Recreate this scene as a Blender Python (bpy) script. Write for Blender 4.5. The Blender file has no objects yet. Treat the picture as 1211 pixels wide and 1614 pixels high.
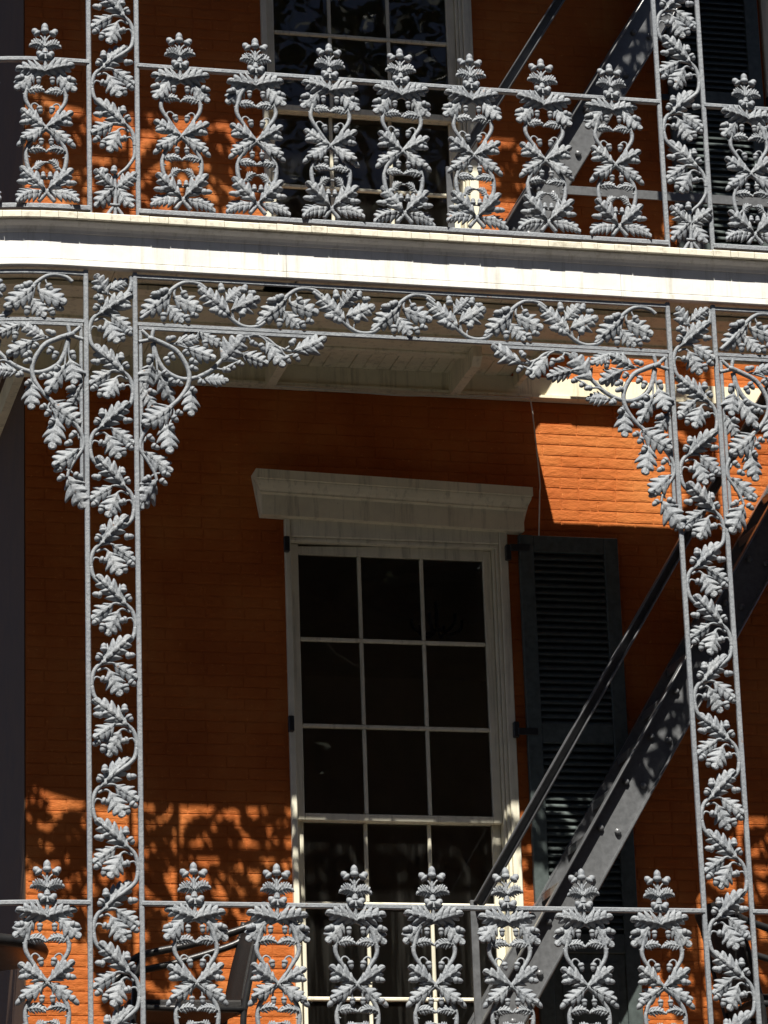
import bpy, math, random
from mathutils import Vector, Matrix, Quaternion
random.seed(7)
PI = math.pi
scene = bpy.context.scene
COL = scene.collection

# ------------------------------------------------------------------ camera
cam_d = bpy.data.cameras.new('camera')
cam_d.sensor_fit = 'VERTICAL'
cam_d.sensor_height = 24.0
cam_d.lens = 24.0 * 5459.28 / 1614.0
cam_d.clip_start = 0.1
cam_d.clip_end = 2000.0
cam = bpy.data.objects.new('camera', cam_d)
COL.objects.link(cam)
YAW, PITCH, ROLL = 0.243139, 0.305744, -0.033878
fw = Vector((math.sin(YAW)*math.cos(PITCH), math.cos(YAW)*math.cos(PITCH), math.sin(PITCH)))
rt = Vector((math.cos(YAW), -math.sin(YAW), 0))
up = rt.cross(fw)
r2 = rt*math.cos(ROLL) + up*math.sin(ROLL)
u2 = up*math.cos(ROLL) - rt*math.sin(ROLL)
M = Matrix(((r2.x, u2.x, -fw.x, -2.74269), (r2.y, u2.y, -fw.y, -16.80677), (r2.z, u2.z, -fw.z, -7.07852), (0, 0, 0, 1)))
cam.matrix_world = M
scene.camera = cam

# ------------------------------------------------------------------ sky and sun
SUN = Vector((0.45, 1.45, -2.49)).normalized()       # direction the light travels
elev = math.asin(-SUN.z)
world = bpy.data.worlds.new('World')
scene.world = world
world.use_nodes = True
wn = world.node_tree.nodes
sky = wn.new('ShaderNodeTexSky')
sky.sky_type = 'NISHITA'
sky.sun_disc = False
sky.air_density = 0.4
sky.dust_density = 0.4
sky.sun_elevation = elev
sky.sun_rotation = math.atan2(-SUN.x, -SUN.y)
wn['Background'].inputs['Strength'].default_value = 0.05
world.node_tree.links.new(sky.outputs[0], wn['Background'].inputs[0])
sd = bpy.data.lights.new('sun', 'SUN')
sd.energy = 5.0
sd.angle = math.radians(0.53)
sd.color = (1.0, 0.95, 0.87)
sun = bpy.data.objects.new('sun', sd)
sun.rotation_euler = SUN.to_track_quat('-Z', 'Y').to_euler()
sun.location = (-5, -15, 25)
COL.objects.link(sun)
scene.view_settings.view_transform = 'Standard'
scene.view_settings.look = 'None'
scene.view_settings.gamma = 1.0
scene.view_settings.exposure = 0.95

# ------------------------------------------------------------------ levels (metres; upper gallery bottom rail is z = 0)
D = 1.45                 # wall face behind the railing plane
U0 = -0.265              # the wall corner; left of it the gallery bends round it
S = 3.2                  # post spacing
HW = 0.130               # half width of a post
F1 = -0.056              # upper gallery floor
F2 = -4.61               # lower gallery floor
RAIL1, RAIL2 = 0.0, -4.558
HR = 0.847
T1, T2 = -0.367, -0.634  # frieze bars of the lower gallery
UP = 4.10                # from this gallery edge to the one above
STREET = -8.68

# ------------------------------------------------------------------ materials
def mat(name):
    m = bpy.data.materials.new(name)
    m.use_nodes = True
    nt = m.node_tree
    return m, nt, nt.nodes['Principled BSDF']
def ramp(nt, stops):
    r = nt.nodes.new('ShaderNodeValToRGB')
    e = r.color_ramp.elements
    while len(e) < len(stops): e.new(0.5)
    for i, (p, c) in enumerate(stops):
        e[i].position = p
        e[i].color = (c[0], c[1], c[2], 1)
    return r
def coords(nt, scale=(1, 1, 1), kind='Object'):
    tc = nt.nodes.new('ShaderNodeTexCoord')
    mp = nt.nodes.new('ShaderNodeMapping')
    mp.inputs['Scale'].default_value = scale
    nt.links.new(tc.outputs[kind], mp.inputs[0])
    return mp.outputs[0]
def worldpos(nt, scale=(1, 1, 1)):
    g = nt.nodes.new('ShaderNodeNewGeometry')
    mp = nt.nodes.new('ShaderNodeMapping')
    mp.inputs['Scale'].default_value = scale
    nt.links.new(g.outputs['Position'], mp.inputs[0])
    return mp.outputs[0]
def noise(nt, vec, scale, detail=4, rough=0.55):
    n = nt.nodes.new('ShaderNodeTexNoise')
    n.inputs['Scale'].default_value = scale
    n.inputs['Detail'].default_value = detail
    n.inputs['Roughness'].default_value = rough
    nt.links.new(vec, n.inputs['Vector'])
    return n.outputs['Fac']
def mix(nt, fac, a, b, mode='MIX'):
    x = nt.nodes.new('ShaderNodeMix')
    x.data_type = 'RGBA'
    x.blend_type = mode
    if isinstance(fac, float): x.inputs[0].default_value = fac
    else: nt.links.new(fac, x.inputs[0])
    for s, v in ((6, a), (7, b)):
        if isinstance(v, tuple): x.inputs[s].default_value = (v[0], v[1], v[2], 1)
        else: nt.links.new(v, x.inputs[s])
    return x.outputs[2]
def bump(nt, h, strength, dist, prev=None):
    b = nt.nodes.new('ShaderNodeBump')
    b.inputs['Strength'].default_value = strength
    b.inputs['Distance'].default_value = dist
    nt.links.new(h, b.inputs['Height'])
    if prev is not None: nt.links.new(prev, b.inputs['Normal'])
    return b.outputs[0]

def m_iron():
    m, nt, b = mat('iron_paint')
    w = worldpos(nt)
    n1 = noise(nt, w, 9, 5)
    c = ramp(nt, [(0.3, (0.185, 0.202, 0.222)), (0.55, (0.225, 0.243, 0.260)), (0.8, (0.27, 0.284, 0.295))])
    nt.links.new(n1, c.inputs[0])
    n2 = noise(nt, w, 70, 4, 0.7)
    d = ramp(nt, [(0.30, (1, 1, 1)), (0.40, (0, 0, 0))])
    nt.links.new(n2, d.inputs[0])
    c2 = mix(nt, d.outputs[0], c.outputs[0], (0.085, 0.095, 0.11))
    n3 = noise(nt, w, 23, 3, 0.6)
    r = ramp(nt, [(0.70, (0, 0, 0)), (0.77, (0.8, 0.8, 0.8))])
    nt.links.new(n3, r.inputs[0])
    c3 = mix(nt, r.outputs[0], c2, (0.20, 0.10, 0.05))
    nt.links.new(c3, b.inputs['Base Color'])
    b.inputs['Roughness'].default_value = 0.5
    n4 = noise(nt, w, 260, 5, 0.65)
    n5 = noise(nt, w, 60, 3, 0.5)
    x = bump(nt, n5, 0.45, 0.008)
    nt.links.new(bump(nt, n4, 0.7, 0.004, x), b.inputs['Normal'])
    return m
def m_brick():
    m, nt, b = mat('orange_painted_brick')
    w = worldpos(nt)
    n1 = noise(nt, w, 2.2, 5)
    c = ramp(nt, [(0.3, (0.35, 0.081, 0.011)), (0.5, (0.428, 0.114, 0.019)), (0.75, (0.51, 0.173, 0.040))])
    nt.links.new(n1, c.inputs[0])
    n2 = noise(nt, w, 38, 4, 0.7)
    d = ramp(nt, [(0.62, (0, 0, 0)), (0.75, (1, 1, 1))])
    nt.links.new(n2, d.inputs[0])
    c2 = mix(nt, d.outputs[0], c.outputs[0], (0.66, 0.24, 0.06))
    st = noise(nt, worldpos(nt, (14, 14, 0.9)), 1.0, 4, 0.6)
    sr = ramp(nt, [(0.58, (0, 0, 0)), (0.78, (0.5, 0.5, 0.5))])
    nt.links.new(st, sr.inputs[0])
    c3 = mix(nt, sr.outputs[0], c2, (0.36, 0.075, 0.012))
    nt.links.new(c3, b.inputs['Base Color'])
    b.inputs['Roughness'].default_value = 0.75
    b.inputs['Specular IOR Level'].default_value = 0.25
    n5 = noise(nt, worldpos(nt, (1, 1, 2.2)), 15, 5, 0.65)
    n6 = noise(nt, w, 120, 4, 0.6)
    x = bump(nt, n5, 0.55, 0.016)
    nt.links.new(bump(nt, n6, 0.35, 0.003, x), b.inputs['Normal'])
    return m
def m_white(name, base, dirt, amount, streak=True):
    m, nt, b = mat(name)
    w = worldpos(nt)
    n1 = noise(nt, w, 5, 6, 0.65)
    c = ramp(nt, [(0.35, tuple(v*0.86 for v in base)), (0.62, base)])
    nt.links.new(n1, c.inputs[0])
    src = noise(nt, worldpos(nt, (26, 26, 1.6)), 1.0, 6, 0.7) if streak else noise(nt, w, 17, 6, 0.7)
    d = ramp(nt, [(0.52, (0, 0, 0)), (0.75, (amount,)*3)])
    nt.links.new(src, d.inputs[0])
    c2 = mix(nt, d.outputs[0], c.outputs[0], dirt)
    n3 = noise(nt, w, 55, 5, 0.75)
    e = ramp(nt, [(0.66, (0, 0, 0)), (0.72, (amount,)*3)])
    nt.links.new(n3, e.inputs[0])
    c3 = mix(nt, e.outputs[0], c2, tuple(v*0.5 for v in dirt))
    nt.links.new(c3, b.inputs['Base Color'])
    b.inputs['Roughness'].default_value = 0.6
    b.inputs['Specular IOR Level'].default_value = 0.3
    nt.links.new(bump(nt, n3, 0.3, 0.003), b.inputs['Normal'])
    return m
def m_plain(name, col, rough=0.6, var=0.25, scale=20, bstr=0.2, metal=0.0, spec=0.4):
    m, nt, b = mat(name)
    w = worldpos(nt)
    n1 = noise(nt, w, scale, 5, 0.65)
    c = ramp(nt, [(0.3, tuple(v*(1-var) for v in col)), (0.7, tuple(v*(1+var) for v in col))])
    nt.links.new(n1, c.inputs[0])
    nt.links.new(c.outputs[0], b.inputs['Base Color'])
    b.inputs['Roughness'].default_value = rough
    b.inputs['Metallic'].default_value = metal
    b.inputs['Specular IOR Level'].default_value = spec
    n2 = noise(nt, w, scale*6, 4, 0.6)
    nt.links.new(bump(nt, n2, bstr, 0.004), b.inputs['Normal'])
    return m
def m_glass():
    m = bpy.data.materials.new('window_glass')
    m.use_nodes = True
    nt = m.node_tree
    nt.nodes.clear()
    out = nt.nodes.new('ShaderNodeOutputMaterial')
    tr = nt.nodes.new('ShaderNodeBsdfTransparent')
    tr.inputs[0].default_value = (0.94, 0.95, 0.92, 1)
    gl = nt.nodes.new('ShaderNodeBsdfGlossy')
    gl.inputs['Roughness'].default_value = 0.01
    fr = nt.nodes.new('ShaderNodeFresnel')
    fr.inputs['IOR'].default_value = 1.52
    w = worldpos(nt)
    n = noise(nt, w, 3.0, 2, 0.4)
    bm = bump(nt, n, 0.03, 0.05)
    nt.links.new(bm, gl.inputs['Normal'])
    mx = nt.nodes.new('ShaderNodeMixShader')
    nt.links.new(fr.outputs[0], mx.inputs[0])
    nt.links.new(tr.outputs[0], mx.inputs[1])
    nt.links.new(gl.outputs[0], mx.inputs[2])
    df = nt.nodes.new('ShaderNodeBsdfDiffuse')      # film of dust and run marks
    df.inputs[0].default_value = (0.35, 0.34, 0.30, 1)
    ds = noise(nt, worldpos(nt, (30, 30, 1.2)), 1.0, 4, 0.65)
    dr = ramp(nt, [(0.48, (0.008,)*3), (0.80, (0.07,)*3)])
    nt.links.new(ds, dr.inputs[0])
    m2 = nt.nodes.new('ShaderNodeMixShader')
    nt.links.new(dr.outputs[0], m2.inputs[0])
    nt.links.new(mx.outputs[0], m2.inputs[1])
    nt.links.new(df.outputs[0], m2.inputs[2])
    nt.links.new(m2.outputs[0], out.inputs[0])
    return m
def m_leaf():
    m, nt, b = mat('tree_leaves')
    n1 = noise(nt, worldpos(nt), 1.5, 3)
    c = ramp(nt, [(0.3, (0.03, 0.055, 0.015)), (0.7, (0.07, 0.11, 0.03))])
    nt.links.new(n1, c.inputs[0])
    nt.links.new(c.outputs[0], b.inputs['Base Color'])
    b.inputs['Roughness'].default_value = 0.6
    return m
IRON = m_iron()
BRICK = m_brick()
WHITE = m_white('white_fascia_paint', (0.80, 0.785, 0.735), (0.36, 0.34, 0.25), 0.6)
CREAM = m_white('aged_cream_paint', (0.82, 0.76, 0.56), (0.24, 0.22, 0.14), 0.7)
SASHW = m_white('worn_sash_paint', (0.78, 0.74, 0.58), (0.22, 0.21, 0.15), 0.65)
DECKP = m_white('worn_board_paint', (0.72, 0.68, 0.55), (0.20, 0.17, 0.11), 0.75, False)
FLOORP = m_plain('grey_floor_paint', (0.10, 0.068, 0.048), 0.6)
STAIR = m_plain('charcoal_steel_paint', (0.110, 0.114, 0.118), 0.30, 0.25, 30, 0.12, 0.0, 0.8)
SHUT = m_plain('dark_green_shutter_paint', (0.065, 0.082, 0.078), 0.5, 0.3, 25, 0.2)
BLACK = m_plain('black_metal_paint', (0.018, 0.018, 0.018), 0.35, 0.3, 30)
WOVEN = m_plain('black_woven_sling', (0.012, 0.011, 0.010), 0.6, 0.4, 120, 0.6)
GLASS = m_glass()
PLASTER = m_plain('room_plaster', (0.62, 0.55, 0.40), 0.8, 0.1, 3)
MORTAR = BRICK
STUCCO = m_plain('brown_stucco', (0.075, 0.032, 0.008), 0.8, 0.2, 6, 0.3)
WIRE = m_plain('white_cable_sheath', (0.6, 0.58, 0.5), 0.5, 0.1)
ASPH = m_plain('asphalt', (0.05, 0.05, 0.05), 0.85, 0.3, 12)
PAVE = m_plain('pavement_slabs', (0.13, 0.062, 0.042), 0.8, 0.2, 6)
BARK = m_plain('bark', (0.10, 0.08, 0.06), 0.9, 0.4, 12, 0.6)
LEAVES = m_leaf()

# ------------------------------------------------------------------ mesh helpers
class MB:
    def __init__(s): s.v = []; s.f = []; s.sm = []
    def add(s, vs, fs, smooth=False):
        o = len(s.v)
        s.v += [tuple(v) for v in vs]
        s.f += [tuple(i+o for i in f) for f in fs]
        s.sm += [smooth]*len(fs)
    def box(s, x0, x1, y0, y1, z0, z1):
        s.add([(x0,y0,z0),(x1,y0,z0),(x1,y1,z0),(x0,y1,z0),(x0,y0,z1),(x1,y0,z1),(x1,y1,z1),(x0,y1,z1)],
              [(0,3,2,1),(4,5,6,7),(0,1,5,4),(1,2,6,5),(2,3,7,6),(3,0,4,7)])
    def bbox(s, x0, x1, y0, y1, z0, z1, b=0.004):
        # box with chamfered edges (24 vertices)
        xs, ys, zs = (x0, x1), (y0, y1), (z0, z1)
        P = {}
        vs = []
        for i in (0, 1):
            for j in (0, 1):
                for k in (0, 1):
                    sx, sy, sz = (1 if i == 0 else -1), (1 if j == 0 else -1), (1 if k == 0 else -1)
                    X, Y, Z = xs[i], ys[j], zs[k]
                    P[i,j,k] = len(vs)
                    vs += [(X, Y+sy*b, Z+sz*b), (X+sx*b, Y, Z+sz*b), (X+sx*b, Y+sy*b, Z)]
        p = lambda i, j, k, a: P[i,j,k]+a
        fs = []
        for i in (0, 1): fs.append((p(i,0,0,0), p(i,1,0,0), p(i,1,1,0), p(i,0,1,0)))
        for j in (0, 1): fs.append((p(0,j,0,1), p(1,j,0,1), p(1,j,1,1), p(0,j,1,1)))
        for k in (0, 1): fs.append((p(0,0,k,2), p(1,0,k,2), p(1,1,k,2), p(0,1,k,2)))
        for j in (0, 1):
            for k in (0, 1): fs.append((p(0,j,k,1), p(1,j,k,1), p(1,j,k,2), p(0,j,k,2)))
        for i in (0, 1):
            for k in (0, 1): fs.append((p(i,0,k,0), p(i,1,k,0), p(i,1,k,2), p(i,0,k,2)))
        for i in (0, 1):
            for j in (0, 1): fs.append((p(i,j,0,0), p(i,j,1,0), p(i,j,1,1), p(i,j,0,1)))
        for i in (0, 1):
            for j in (0, 1):
                for k in (0, 1): fs.append((p(i,j,k,0), p(i,j,k,1), p(i,j,k,2)))
        s.add(vs, fs)
    def tube(s, pts, rad, sides=8, cap=True):
        pts = [Vector(p) for p in pts]
        n = len(pts)
        if not isinstance(rad, (list, tuple)): rad = [rad]*n
        vs = []
        ref = None
        for i in range(n):
            t = (pts[min(i+1, n-1)] - pts[max(i-1, 0)]).normalized()
            if ref is None:
                ref = Vector((0, 0, 1)) if abs(t.z) < 0.9 else Vector((0, 1, 0))
            a = (ref - t*ref.dot(t)).normalized()
            ref = a
            b = t.cross(a)
            for k in range(sides):
                q = 2*PI*k/sides
                vs.append(pts[i] + (a*math.cos(q) + b*math.sin(q))*rad[i])
        fs = []
        for i in range(n-1):
            for k in range(sides):
                k2 = (k+1) % sides
                fs.append((i*sides+k, i*sides+k2, (i+1)*sides+k2, (i+1)*sides+k))
        s.add(vs, fs, True)
        if cap:
            o = len(s.v) - len(vs)
            s.f += [tuple(o+k for k in reversed(range(sides))), tuple(o+(n-1)*sides+k for k in range(sides))]
            s.sm += [False, False]
    def lathe(s, prof, M=None, seg=12):
        # prof: (radius, height) along local x
        vs = []
        for r, h in prof:
            for k in range(seg):
                q = 2*PI*k/seg
                v = Vector((h, r*math.cos(q), r*math.sin(q)))
                vs.append(M @ v if M else v)
        fs = []
        for i in range(len(prof)-1):
            for k in range(seg):
                k2 = (k+1) % seg
                fs.append((i*seg+k, (i+1)*seg+k, (i+1)*seg+k2, i*seg+k2))
        s.add(vs, fs, True)
    def prism(s, poly, a, b, ax='y'):
        # poly in two axes extruded along ax from a to b
        n = len(poly)
        def mk(p, h):
            if ax == 'y': return (p[0], h, p[1])
            if ax == 'x': return (h, p[0], p[1])
            return (p[0], p[1], h)
        s.add([mk(p, a) for p in poly] + [mk(p, b) for p in poly],
              [tuple(range(n)), tuple(reversed(range(n, 2*n)))] + [(i, i+n, (i+1) % n+n, (i+1) % n) for i in range(n)])
    def mesh(s, name, m, fix=True):
        me = bpy.data.meshes.new(name)
        me.from_pydata(s.v, [], s.f)
        me.polygons.foreach_set('use_smooth', s.sm)
        if fix:
            import bmesh
            bm = bmesh.new(); bm.from_mesh(me)
            bmesh.ops.recalc_face_normals(bm, faces=bm.faces)
            bm.to_mesh(me); bm.free()
        me.materials.append(m)
        me.update()
        return me

WM = {}
def put(name, data, parent=None, Mw=None):
    o = bpy.data.objects.new(name, data)
    COL.objects.link(o)
    Mw = Mw if Mw is not None else Matrix.Identity(4)
    WM[o] = Mw
    if parent is not None:
        o.parent = parent
        o.matrix_basis = WM[parent].inverted() @ Mw
    else:
        o.matrix_basis = Mw
    return o
def tag(o, label, cat, group=None, kind=None):
    if label: o['label'] = label
    if cat: o['category'] = cat
    if group: o['group'] = group
    if kind: o['kind'] = kind
    return o
def thing(name, label, cat, loc=(0, 0, 0), group=None):
    o = put(name, None, None, Matrix.Translation(loc))
    o.empty_display_size = 0.2
    return tag(o, label, cat, group)
def part(name, mb, m, parent, kind=None):
    o = put(name, mb.mesh(name, m), parent)
    if kind: o['kind'] = kind
    return o
def struct(name, mb, m):
    o = put(name, mb.mesh(name, m))
    o['kind'] = 'structure'
    return o

def G(u, n=0.0, z=0.0):
    """point on the gallery line: u along it, n outwards towards the street"""
    if u >= U0: return Vector((u, -n, z))
    th = (U0-u)/D
    if th <= PI/2:
        return Vector((U0 - (D+n)*math.sin(th), D - (D+n)*math.cos(th), z))
    return Vector((U0-D-n, D + (U0-u) - D*PI/2, z))
def GF(u):
    """frame: local x = along, y = up, z = outwards"""
    th = 0 if u >= U0 else min((U0-u)/D, PI/2)
    eu = Vector((math.cos(th), -math.sin(th), 0))
    en = Vector((-math.sin(th), -math.cos(th), 0))
    o = G(u)
    return Matrix(((eu.x, 0, en.x, o.x), (eu.y, 0, en.y, o.y), (eu.z, 1, en.z, o.z), (0, 0, 0, 1)))
def usamples(a, b, step=0.09):
    us = [a]
    if a < U0:
        n = max(1, int((min(U0, b)-a)/step))
        us = [a + (min(U0, b)-a)*i/n for i in range(n+1)]
    if b > U0: us.append(b)
    return us
def sweep(mb, prof, a, b, z0=0.0, smooth=False):
    """closed profile of (n, z) swept along the gallery line"""
    us = usamples(a, b)
    k = len(prof)
    vs = [G(u, n, z+z0) for u in us for n, z in prof]
    fs = [(i*k+j, i*k+(j+1) % k, (i+1)*k+(j+1) % k, (i+1)*k+j) for i in range(len(us)-1) for j in range(k)]
    fs += [tuple(range(k)), tuple((len(us)-1)*k+j for j in reversed(range(k)))]
    mb.add(vs, fs, smooth)
def spline(P, sub=5):
    P = [Vector(p if len(p) == 3 else (p[0], p[1], 0)) for p in P]
    out = []
    for i in range(len(P)-1):
        p0, p1, p2, p3 = P[max(i-1, 0)], P[i], P[i+1], P[min(i+2, len(P)-1)]
        for j in range(sub):
            t = j/sub
            out.append(0.5*((2*p1) + (p2-p0)*t + (2*p0-5*p1+4*p2-p3)*t*t + (3*p1-p0-3*p2+p3)*t**3))
    out.append(P[-1])
    return out

# ------------------------------------------------------------------ cast oak leaf and acorn
def leaf_mesh(lobes=4, bend=0.0, cup=0.10, curl=0.10, seed=0):
    rnd = random.Random(seed)
    NT, NS = 48, 5
    ph = rnd.uniform(0.05, 0.25)
    amp = {}
    vs = []
    for i in range(NT+1):
        t = i/NT
        for j in range(-NS, NS+1):
            s = j/NS
            side = 1 if s > 0 else 0
            q = t*(lobes+0.6)+ph+0.12*side
            f, k = q % 1.0, int(q)
            a = amp.setdefault((side, k), rnd.uniform(0.86, 1.08))
            e = max(0.0, math.sin(PI*min(1, t*0.95+0.04)**0.78))**0.72
            # a lobe swells slowly and drops sharply into the notch
            saw = min(f/0.72, (1-f)/0.28)
            prof = max(0.0, math.sin(PI*0.5*saw))**0.8
            w = 0.5*e*a*(0.50 + 0.52*prof)
            if t < 0.10: w *= 0.22 + 0.78*t/0.10
            if i == NT: w = 0.0
            y = w*s
            x = t*0.90 + 0.42*abs(y)*(1-0.6*t) - 0.03*abs(s)*(1-prof)
            rib = 0.075*math.exp(-(s/0.085)**2)*(1-0.5*t)
            vein = 0.046*abs(s)**0.5*math.exp(-((f-0.62)/0.14)**2)*(1-abs(s)**6)
            dip = -0.026*math.exp(-((abs(s)-0.16)/0.06)**2) - 0.034*abs(s)**0.7*math.exp(-(min(f, 1-f)/0.10)**2)
            z = 0.030*(1-s*s) + rib + vein + dip + rnd.uniform(-0.004, 0.004)
            z += -0.13*abs(y) - cup*y*y*2 - curl*max(0, t-0.35)**2*1.6 - 0.035*abs(s)**5
            vs.append((x, y + bend*(1-(2*t-1)**2), z))
    nb = len(vs)
    vs += [(x, y, z-0.060) for x, y, z in vs[:nb]]
    fs, W = [], 2*NS+1
    for i in range(NT):
        for j in range(2*NS):
            a = i*W+j
            fs.append((a, a+W, a+W+1, a+1))
            fs.append((nb+a, nb+a+1, nb+a+W+1, nb+a+W))
        a = i*W
        fs.append((a, nb+a, nb+a+W, a+W))
        a = i*W+2*NS
        fs.append((a, a+W, nb+a+W, nb+a))
    mb = MB()
    mb.add(vs, fs, True)
    return mb.mesh('leaf', IRON, True)
LEAF = {'a': leaf_mesh(3, 0.0, 0.12, 0.12, 1), 'b': leaf_mesh(4, 0.04, 0.05, 0.20, 2), 'c': leaf_mesh(3, 0.0, 0.20, 0.10, 3),
        'd': leaf_mesh(3, -0.05, 0.10, 0.05, 4), 'arch': leaf_mesh(5, 0.28, 0.05, 0.05, 5), 'e': leaf_mesh(4, 0.07, 0.15, 0.28, 6)}
def acorn_mesh():
    mb = MB()
    mb.lathe([(0.001, -0.02), (0.10, 0.0), (0.245, 0.07), (0.31, 0.19), (0.325, 0.32), (0.29, 0.385), (0.255, 0.39), (0.265, 0.50),
              (0.265, 0.64), (0.225, 0.80), (0.14, 0.92), (0.05, 0.985), (0.001, 1.02)], None, 10)
    return mb.mesh('acorn', IRON)
ACORN = acorn_mesh()

def leafM(bx, bz, ang, ln, wd, n=0.0, tilt=0.0, roll=0.0, flip=1):
    return (Matrix.Translation((bx, bz, n)) @ Matrix.Rotation(math.radians(ang), 4, 'Z') @ Matrix.Rotation(tilt, 4, 'Y') @
            Matrix.Rotation(roll, 4, 'X') @ Matrix.Diagonal((ln*1.06, wd*1.26*flip, ln*0.62, 1)))
def acornM(ax, az, bx, bz, n=0.012, fat=1.0):
    ln = math.hypot(bx-ax, bz-az)
    return (Matrix.Translation((ax, az, n)) @ Matrix.Rotation(math.atan2(bz-az, bx-ax), 4, 'Z') @
            Matrix.Diagonal((ln*1.08, 0.061*fat, 0.058*fat, 1)))
MIRX = Matrix.Diagonal((-1, 1, 1, 1))
MIRZ = Matrix.Diagonal((1, -1, 1, 1))

class Motif:
    """stems in a flat frame plus leaves and acorns as separate pieces"""
    def __init__(s): s.stems = []; s.leaves = []; s.acorns = []
    def stem(s, pts, r0, r1=None, sub=5):
        p = spline(pts, sub)
        r1 = r0 if r1 is None else r1
        s.stems.append((p, [r0+(r1-r0)*i/(len(p)-1) for i in range(len(p))]))
    def leaf(s, bx, bz, tx, tz, wd, v='a', n=0.008, tilt=-0.12, roll=0.0, flip=1):
        s.leaves.append((leafM(bx, bz, math.degrees(math.atan2(tz-bz, tx-bx)), math.hypot(tx-bx, tz-bz), wd, n, tilt, roll, flip), v))
    def leafa(s, bx, bz, ang, ln, wr, v='a', n=0.008, tilt=-0.12, roll=0.0, flip=1):
        s.leaves.append((leafM(bx, bz, ang, ln, wr*ln*1.12, n, tilt, roll, flip), v))
    def acorn(s, a, b, n=0.012, fat=1.0): s.acorns.append(acornM(a[0], a[1], b[0], b[1], n, fat))
    def merge(s, o, X):
        for p, r in o.stems: s.stems.append(([X @ q for q in p], list(r)))
        s.leaves += [(X @ m, v) for m, v in o.leaves]
        s.acorns += [X @ m for m in o.acorns]
    def stem_mesh(s, name, conv=None, sides=8):
        mb = MB()
        for p, r in s.stems:
            mb.tube([conv(q) for q in p] if conv else p, r, sides)
        return mb.mesh(name, IRON)
    def pieces(s, parent, base=None, curved=False):
        for k, (m, v) in enumerate(s.leaves):
            J = Matrix.Rotation(random.gauss(0, 0.045), 4, 'Z') @ Matrix.Rotation(random.gauss(0, 0.06), 4, 'Y') @ Matrix.Rotation(random.gauss(0, 0.07), 4, 'X')
            put('leaf', LEAF[v], parent, s._w(m @ J, base, curved))
        for m in s.acorns:
            put('acorn', ACORN, parent, s._w(m, base, curved))
    def _w(s, m, base, curved):
        if not curved: return base @ m
        t = m.translation
        F = GF(t.x)
        mm = m.copy(); mm.translation = (0, t.y, t.z)
        return F @ mm

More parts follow.
